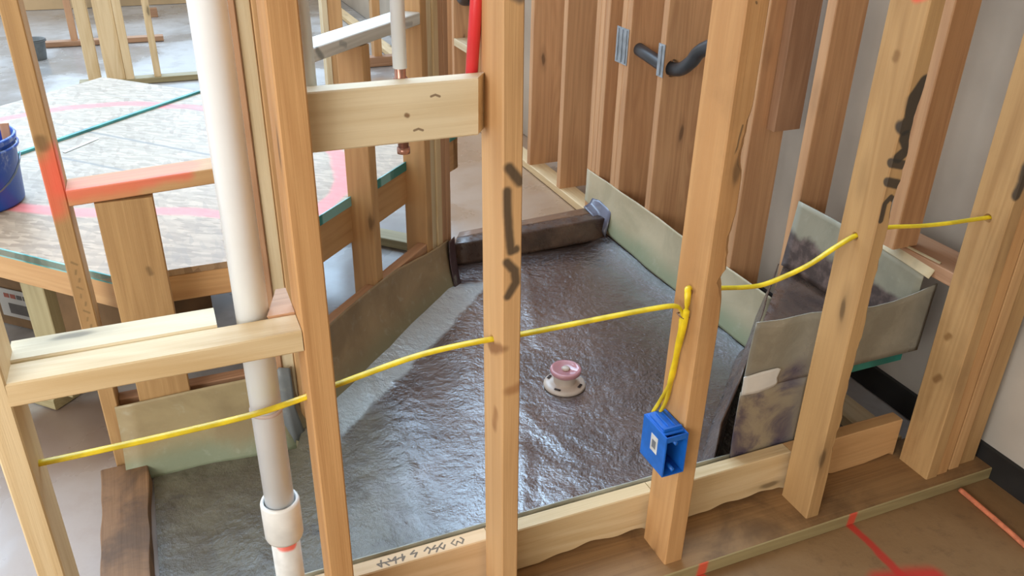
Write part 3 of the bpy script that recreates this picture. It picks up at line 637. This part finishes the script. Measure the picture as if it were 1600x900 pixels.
# ------------------------------------------------------------------ near wall: plate, studs, blocks
n = wood('dirty_plate_top', (152, 118, 78), (126, 94, 60), .1, dirt=.8, dirtcol=(104, 78, 52))
bpl = beam('bottom_plate', (-1.2, 1.160, Z0), (1.947, 1.352, -.002), 'x', n)
tag(bpl, 'long bottom plate under the near studs with a ribbed olive front edge', 'plate')
bpl.data.materials.append(wood('treated_edge', (164, 148, 106), (134, 118, 80), 0, paints=[(loc_pts(bpl, [(1.0, 1.16, Z0), (1.005, 1.16, 0)]), .013, .4, (226, 84, 60), .85, .004), (loc_pts(bpl, [(1.455, 1.16, Z0), (1.46, 1.16, 0)]), .013, .4, (220, 70, 52), .85, .004)]))
for f in bpl.data.polygons:
    if (WMAT[bpl.name].to_3x3() @ f.normal).y < -.5: f.material_index = 1
YN0, YN1 = 1.190, 1.287
def nstud(x0, x1, mt, label, lean=(0, 0), wane=None, z1=2.5, y0=YN0, y1=YN1, name='wall_stud', z0=-.002):
    return tag(beam(name, (x0, y0, z0), (x1, y1, z1), 'z', WM[mt], lean=lean, wane=wane), label, 'stud')
# local frame of axis z: Y=+x, Z=+y ; corner 1 = (x+, y-) front right
S1 = nstud(-.314, -.276, 'honey', 'leftmost near stud, pale on its right side, holding the left end of the yellow cable', lean=(.012, 0))
marked(S1, 'pale', [])
S2 = nstud(.146, .190, 'amber', 'tan near stud between the notched block and the upper block, its wavy grain facing front')
S3 = nstud(.500, .536, 'honey', 'near stud with black spray letters on its narrow pale face, left of the drain', lean=(-.030, 0))
S4 = nstud(.914, .962, 'amber', 'near stud carrying the blue electrical box, with a bark-rough right edge', lean=(.012, 0), wane={1: bark(.008, .020, 34, .265, .44, 4.0)})
S5 = nstud(1.331, 1.371, 'gold', 'near stud with heavy black paint letters and an orange spot near the top', lean=(0, 0), wane={1: bark(.004, .008, 40, .05, .45, 9.0)})
S6 = nstud(1.735, 1.775, 'gold', 'first and frontmost stud of the near right corner post, drilled for the yellow cable', lean=(-.01, 0))
nstud(1.778, 1.816, 'amber', 'second stud of the near right corner post, orange beside the drilled stud', y0=1.194, y1=1.283)
nstud(1.826, 1.864, 'honey', 'third stud of the near right corner post', y0=1.198, y1=1.287)
nstud(1.872, 1.930, 'gold', 'last stud of the near right corner post, against the white wall', y0=1.205, y1=1.294)
def fr(pts, y=YN0): return [(x, y, z_) for x, z_ in pts]
marked(S3, 'honey', [(fr([(.500, 1.035), (.518, 1.008)]), .0085, .5, BLACK, .85, .006), (fr([(.497, .995), (.501, .93), (.505, .885), (.514, .888)]), .0075, .5, BLACK, .85, .005), (fr([(.499, .865), (.514, .848), (.515, .825), (.500, .80)]), .008, .5, BLACK, .85, .006), (fr([(.490, 1.31), (.51, 1.30)]), .01, .5, (80, 74, 68), .8, .006),
    ([(.495, 1.20, .69), (.495, 1.25, .66)], .01, .6, (120, 72, 36), .7, .012), (fr([(.505, .60), (.53, .605)]), .01, .7, (150, 96, 52), .6, .01), ([(.50, 1.22, .53), (.50, 1.23, .49)], .012, .6, (140, 92, 50), .6, .01)])
marked(S4, 'amber', [([(.92, 1.215, 1.30), (.94, 1.19, 1.27)], .002, .5, (60, 52, 40), .7), ([(.93, 1.20, 1.08), (.935, 1.195, .99), (.945, 1.19, 1.02), (.95, 1.19, 1.06)], .0018, .5, (70, 60, 44), .7, .003),
    ([(.914, 1.225, .715), (.914, 1.235, .72)], .006, .6, (120, 76, 40), .6, .01)], dirt=.15)
marked(S5, 'gold', [(fr([(1.368, 1.10), (1.352, 1.075), (1.356, 1.03), (1.345, 1.018)]), .019, .18, BLACK, .93, .006), (fr([(1.350, .995), (1.368, .97), (1.348, .955)]), .014, .2, BLACK, .93, .006), (fr([(1.330, .945), (1.362, .935)]), .010, .25, BLACK, .9, .005), (fr([(1.334, .903), (1.372, .892)]), .010, .25, BLACK, .9, .005),
    (fr([(1.340, .818), (1.341, .855), (1.352, .868), (1.366, .858), (1.368, .822)]), .0065, .3, BLACK, .9, .004),
    ([(1.331, 1.205, 1.27), (1.331, 1.225, 1.262)], .014, .5, (238, 84, 66), .9, .006), ([(1.331, 1.235, .768)], .01, .5, BLACK, .0) if False else ([(1.331, 1.24, 1.15), (1.331, 1.242, 1.14)], .008, .6, (128, 90, 48), .7, .006)])
marked(S6, 'gold', [(fr([(1.752, .91), (1.738, .885), (1.742, .85), (1.735, .82)]), .012, .35, BLACK, .9, .008), ([(1.735, 1.24, .30), (1.735, 1.25, .285)], .009, .6, (120, 84, 44), .8, .008), ([(1.735, 1.25, .42), (1.735, 1.255, .41)], .008, .6, (130, 92, 48), .8, .008)], dirt=.15)
marked(S2, 'amber', [])
# low blocks behind the studs, with ragged lower edges
def lowblock(x0, x1, label, kind, sd):
    o = beam('blocking', (x0, 1.303, -.001), (x1, 1.342, .122), 'x', WM[kind], wane={0: bark(.007, .022, 2.4, 0, 1, sd)})
    return tag(o, label, 'blocking')
B0 = lowblock(.10, .515, 'low block with upside-down pencil writing between the first two near studs from the pan', 'pale', 2.0)
B0.data.materials.clear()
B0b = None
wr = []
random.seed(11)
xw = .262
for g in (( 4, .008), (1, .010), (3, .009), (2, .007)):
    for i in range(g[0]):
        zt = .122; y0_ = 1.308+random.random()*.003
        pts = [(xw, y0_+.012, zt), (xw+.007, y0_+.002, zt), (xw+.014, y0_+.012, zt), (xw+.010, y0_+.020, zt)]
        random.shuffle(pts); wr.append((pts, .0020, .5, (62, 50, 40), .85, .003)); xw += g[1]+.008
    xw += .012
ps = [(loc_pts(B0, w_[0]),)+w_[1:] for w_ in wr]
B0.data.materials.append(wood('pale_pine_written', (224, 192, 150), (204, 168, 122), .3, paints=ps))
lowblock(.517, .935, 'long low block on the plate below the drain, left of the blue box stud', 'pale', 5.0)
lowblock(.937, 1.350, 'low block with ragged lower edge on the plate right of the blue box stud', 'pale', 8.3)
lowblock(1.352, 1.728, 'low block on the plate between the two rightmost near studs', 'honey', 12.1)
lowblock(-.275, .045, 'low block at the bottom left between the leftmost near stud and the tan one', 'pale', 15.0)
# notched flat block on the left with the second piece behind
NB = beam('blocking', (-.276, 1.190, .765), (.145, 1.252, .803), 'x', WM['pale'], jag=.002)
tag(NB, 'flat block at the lower left, notched around the big white pipe', 'blocking')
NB2 = beam('blocking', (-.276, 1.2535, .765), (.022, 1.318, .806), 'x', WM['cream'])
tag(NB2, 'pale second flat block lying behind the notched block, left of the big white pipe', 'blocking')
NB3 = link('blocking', pydata([(.118, 1.2535, .765), (.145, 1.2535, .765), (.145, 1.345, .765), (.135, 1.345, .765), (.100, 1.2535, .806), (.145, 1.2535, .806), (.145, 1.345, .806), (.128, 1.345, .806)], [(0, 1, 2, 3), (7, 6, 5, 4), (0, 4, 5, 1), (1, 5, 6, 2), (2, 6, 7, 3), (3, 7, 4, 0)]), WM['russet'], None, Matrix.Identity(4))
tag(NB3, 'small three-cornered offcut wedged right of the big white pipe behind the notched block', 'blocking')
# upper block
UB = beam('blocking', (.191, 1.235, 1.080), (.487, 1.273, 1.172), 'x', WM['cream'])
tag(UB, 'upright block nailed high between two near studs, in front of the small pipes', 'blocking')
for v in UB.data.vertices:
    v.co.z += -.008*(v.co.x/.296)*0
    if v.co.x > .29 and v.co.y < .01: v.co.x -= .024     # angled cut end
UBm = [([(.345, 1.235, 1.125), (.347, 1.235, 1.124)], .0035, .5, (120, 84, 50), .85, .002), ([(.385, 1.235, 1.150), (.392, 1.235, 1.152), (.399, 1.235, 1.149)], .0018, .4, (110, 84, 60), .8, .001), ([(.356, 1.235, 1.099), (.363, 1.235, 1.101), (.370, 1.235, 1.098)], .0018, .4, (110, 84, 60), .8, .001), ([(.487, 1.24, 1.15), (.487, 1.25, 1.15)], .008, .5, (100, 66, 40), .7, .004)]
marked(UB, 'cream', UBm)

# ------------------------------------------------------------------ yellow cable, drilled through the studs
def holes(o, a, b, r=.010): cut(o, a, b, r)
holes(S2, (.10, 1.24, .638), (.24, 1.24, .657)); holes(S3, (.44, 1.24, .685), (.60, 1.24, .684)); holes(S4, (.86, 1.236, .712), (1.02, 1.236, .705))
holes(S5, (1.28, 1.24, .756), (1.43, 1.24, .772)); holes(S6, (1.70, 1.24, .745), (1.772, 1.24, .744), .011)
M_CAB = plain('yellow_cable', (224, 196, 34), .4, .1, 20.0)
c1_ = sweep('electrical_cable', [(-.274, 1.24, .624), (-.20, 1.24, .624), (-.06, 1.24, .626), (.06, 1.24, .631), (.142, 1.24, .643), (.196, 1.24, .655), (.333, 1.24, .680), (.42, 1.24, .686), (.505, 1.24, .685), (.551, 1.24, .683), (.721, 1.238, .684), (.83, 1.236, .684), (.884, 1.236, .680), (.900, 1.234, .668), (.905, 1.232, .650), (.905, 1.234, .60), (.905, 1.238, .53), (.904, 1.245, .48), (.898, 1.262, .43), (.888, 1.272, .392)], .0075, M_CAB, rb=.0042, smooth_n=6, sides=14)
tag(c1_, 'yellow cable strung across the left near studs down to the blue box', 'cable')
c2_ = sweep('electrical_cable', [(.898, 1.262, .392), (.905, 1.25, .44), (.9055, 1.243, .52), (.9058, 1.226, .62), (.905, 1.222, .68), (.906, 1.226, .708), (.915, 1.236, .716), (.95, 1.236, .706), (1.002, 1.238, .698), (1.06, 1.24, .688), (1.117, 1.24, .687), (1.212, 1.24, .710), (1.28, 1.24, .742), (1.33, 1.24, .762), (1.38, 1.24, .768), (1.43, 1.24, .768), (1.52, 1.24, .757), (1.60, 1.24, .751), (1.68, 1.24, .748), (1.766, 1.24, .745)], .0068, M_CAB, rb=.0042, smooth_n=6, sides=14)
tag(c2_, 'yellow cable running from the blue box through the right near studs', 'cable')
stp = sweep('cable_staple', [(.914, 1.222, .655), (.900, 1.222, .655), (.8985, 1.234, .655), (.900, 1.246, .655), (.914, 1.246, .655)], .0016, plain('staple_wire', (120, 84, 44), .4), sides=8)
tag(stp, 'small staple pinning the yellow cable to the blue box stud', 'staple')
# blue box
M_BOX = plain('blue_box_plastic', (28, 104, 196), .4, .06, 30.0); M_BOXIN = plain('blue_box_inside', (20, 74, 160), .5)
bx = empty('electrical_box', (.886, 1.18, .30), 'blue plastic electrical box nailed to the side of a near stud', 'electrical box')
X0, X1, Y0, Y1, ZA, ZB, th = .858, .913, 1.168, 1.262, .297, .402, .0035
def bpart(nm, lo, hi, mat=M_BOX): return box(nm, lo, hi, mat, bx, .001)
bpart('side_wall', (X0, Y0, ZA), (X0+th, Y1, ZB)); bpart('side_wall', (X1-th, Y0, ZA), (X1, Y1, ZB))
bpart('floor_wall', (X0+th, Y0, ZA), (X1-th, Y1, ZA+th)); bpart('top_wall', (X0+th, Y0+.012, ZB-th), (X1-th, Y1, ZB))
bpart('back_wall', (X0+th, Y1-th, ZA+th), (X1-th, Y1, ZB-th), M_BOXIN)
bpart('rim_lip', (X0+th, Y0, ZB-.014), (X1-th, Y0+.004, ZB)); 
for zz in (ZA+.012, ZB-.022): lathe('screw_boss', [(0, -.004), (.0045, -.004), (.0045, .03), (0, .03)], (X0+.0275, Y0+.006, zz), M_BOX, bx, 14, (0, 1, 0))
for q in range(3): bpart('knockout_rib', (X0+.008+.015*q, Y0+.03, ZB), (X0+.012+.015*q, Y1-.01, ZB+.003))
bpart('nail_bracket', (X0+.006, Y0+.02, ZB), (X1-.004, Y0+.027, ZB+.007))
tab = box('sticker', (X0-.0008, Y0+.030, ZA+.040), (X0, Y0+.056, ZA+.082), plain('sticker_white', (214, 214, 210), .5), bx, 0)
box('print', (X0-.0014, Y0+.036, ZA+.050), (X0-.0008, Y0+.050, ZA+.070), plain('sticker_print', (120, 124, 130), .5), tab, 0)

# ------------------------------------------------------------------ white vent pipe with coupling (leans slightly with the wall)
M_PVC = plain('white_pvc', (240, 244, 247), .3, .02, 5.0); M_PVC2 = plain('dusty_white_pvc', (222, 222, 218), .4, .08, 9.0)
vp = empty('vent_pipe', (.082, 1.285, Z0), 'large white plastic pipe rising through the notched block at the left', 'pipe')
px, py = .0805, 1.2875
sweep('pipe_upper', [(px, py, .372), (px, py, 2.5)], .0272, M_PVC, vp, sides=32)
n = NT('pvc_lower_marked'); co = n.obj()
colr = n.mix(n.mr(n.noise(co, 20.0, 4), .5, .7, 0, .25), lin((226, 226, 222)), lin((170, 166, 156)))
colr = n.paint(colr, co, [([(-.012, -.028, .338), (.010, -.028, .336)], .011, .35, (236, 92, 66), .9, .004)])
MLOW = n.out(colr, .4)
o = sweep('pipe_lower', [(px, py, Z0), (px, py, .330)], .0275, MLOW, vp, sides=32)
lathe('coupling', [(.0275, .302), (.0345, .304), (.0365, .310), (.0365, .388), (.0345, .394), (.0300, .394), (.0285, .386), (.0285, .362), (.0275, .362)], (px, py, 0), M_PVC2, vp, 40)
lathe('joint_ring', [(.0274, 0), (.0292, .001), (.0292, .007), (.0274, .008)], (px, py, .600), plain('primer_grey', (186, 170, 164), .4), vp, 32)
# small pipes behind the upper block
M_COP = plain('copper_stub', (168, 124, 108), .25, .15, 30.0, Metallic=.5)
tag(sweep('water_pipe', [(.212, 1.288, 1.085), (.203, 1.288, 2.5)], .0098, M_PVC, sides=20), 'slim white pipe rising behind the upper block beside the tan near stud', 'pipe')
wp = empty('water_pipe', (.352, 1.287, 1.04), 'slim white pipe with a coppery lower end behind the middle of the upper block', 'pipe')
sweep('sleeve', [(.352, 1.2875, 1.185), (.352, 1.2875, 2.5)], .0112, M_PVC, wp, sides=20)
sweep('copper_tube', [(.352, 1.2875, 1.046), (.352, 1.2875, 1.25)], .0090, M_COP, wp, sides=20)
sweep('copper_fitting', [(.352, 1.2875, 1.158), (.352, 1.2875, 1.170)], .0112, M_COP, wp, sides=20)
sweep('copper_fitting', [(.352, 1.2875, 1.046), (.352, 1.2875, 1.056)], .0108, M_COP, wp, sides=20)
tag(sweep('supply_pipe', [(.464, 1.285, 1.085), (.479, 1.285, 1.285), (.56, 1.285, 2.5)], .0102, plain('red_pex', (214, 52, 56), .35, .04), sides=20), 'red plastic pipe rising behind the right end of the upper block', 'pipe')

# ------------------------------------------------------------------ foreground floor: orange cord
cp = [(1.827, 1.150, -.033), (1.824, 1.09, -.034), (1.818, 1.02, -.033), (1.812, .95, -.034), (1.800, .86, -.034), (1.78, .70, -.034)]
tag(sweep('foam_cord', cp, .0068, plain('salmon_foam', (216, 128, 92), .8, .1, 60.0), smooth_n=5, sides=12), 'salmon orange foam cord lying on the floor at the lower right', 'cord')

# ------------------------------------------------------------------ far framing beyond the deck
def fs(x0, x1, y, mt, label, z0=-.002, z1=2.5, d=.089): return tag(beam('wall_stud', (x0, y, z0), (x1, y+d, z1), 'z', WM[mt]), label, 'stud')
fs(-.44, -.36, 6.42, 'pale', 'distant pale stud left of the doubled studs, beyond the tub deck')
fs(-.325, -.205, 6.42, 'pale', 'left stud of the distant doubled studs beyond the tub deck')
fs(-.203, -.150, 6.40, 'pale', 'right stud of the distant doubled studs beyond the tub deck')
fs(-.02, .026, 6.42, 'pale', 'thin distant stud standing alone beyond the tub deck, left of the big white pipe')
tag(beam('bottom_plate', (-.5, 6.40, Z0), (.42, 6.50, -.002), 'x', WM['olive']), 'olive bottom plate under the distant thin stud beyond the tub deck', 'plate')
tag(beam('bottom_plate', (-.80, 7.84, Z0), (.1, 7.93, 0), 'x', WM['brown']), 'far brown plate on the floor at the upper left, beside the grey pail', 'plate')
fs(-.605, -.555, 7.86, 'russet', 'farthest post at the upper left, rising from the brown plate', z0=.0)
pl = empty('pail', (-.84, 7.45, Z0-.004), 'small blurred grey pail on the distant floor at the upper left', 'pail')
lathe('pail_body', [(0, 0), (.075, 0), (.09, .15), (.095, .153), (.088, .153), (.073, .006), (0, .006)], (-.84, 7.45, Z0-.004), plain('grey_plastic', (120, 126, 128), .5), pl, 24)
lathe('rim', [(.090, .135), (.098, .137), (.098, .145), (.09, .147)], (-.84, 7.45, Z0-.004), plain('grey_plastic_rim', (104, 110, 112), .5), pl, 24)
tag(box('scrap_block', (-.02, 9.0, Z0-.004), (.10, 9.08, .035), WM['brown'], None, .003), 'small brown offcut lying far off at the top edge, left of the big white pipe', 'block')
fs(.925, .958, 5.0, 'cream', 'distant stud with a pale edge seen over the left part of the white-painted block')
fs(.959, 1.04, 5.01, 'honey', 'distant tan stud joined to the pale-edged stud over the white-painted block')
tag(beam('bottom_plate', (.70, 5.0, Z0), (1.10, 5.09, -.002), 'x', WM['honey']), 'distant short plate under the pale-edged stud pair, mostly behind the upper block', 'plate')
fs(1.56, 1.62, 6.42, 'honey', 'distant stud standing on the brown plate seen under the white-painted block')
tag(beam('bottom_plate', (1.38, 6.38, Z0), (1.94, 6.47, .03), 'x', WM['brown']), 'distant brown plate seen just above the upper block, left of the white pipe end', 'plate')
tag(beam('bottom_plate', (0, 0, Z0), (1.6, .09, 0), 'x', WM['pale'], rot=0), 'far pale plate running slantwise at the top, over the white-painted block', 'plate')
o = [q for q in C.objects if q.get('label', '').startswith('far pale plate running slant')][0]
o.matrix_world = Matrix.Translation((1.99, 9.25, Z0)) @ Matrix.Rotation(math.radians(-82), 4, 'Z') @ Matrix.Translation((0, 0, 0)); WMAT[o.name] = o.matrix_world.copy()

# ------------------------------------------------------------------ groups of repeats
def grp(o):
    b = o.name.split('.')[0]; l = o.get('label', '')
    if b in ('wall_stud', 'cripple_stud'):
        if 'near ' in l and 'right-wall' not in l: return 'studs of the near wall'
        if 'right-wall' in l or 'right wall' in l or 'triple stud' in l or 'joined studs' in l: return 'studs of the right wall'
        if 'diagonal' in l or 'far post' in l or 'post at the far end' in l: return 'studs of the diagonal wall'
        if 'distant' in l or 'farthest' in l: return 'studs far beyond the tub deck'
        return 'studs of the wall in front of the tub deck'
    return {'corner_stud': 'studs of the post behind the big white pipe', 'blocking': 'wooden blocks between studs', 'bottom_plate': 'bottom plates on the floor',
            'nail_plate': 'metal nail plates on the right wall', 'water_pipe': 'slim white pipes behind the upper block', 'electrical_cable': 'yellow cables', 'waste_pipe': 'black waste pipes'}.get(b)
for o in C.objects:
    if 'label' in o:
        g_ = grp(o)
        if g_: o['group'] = g_
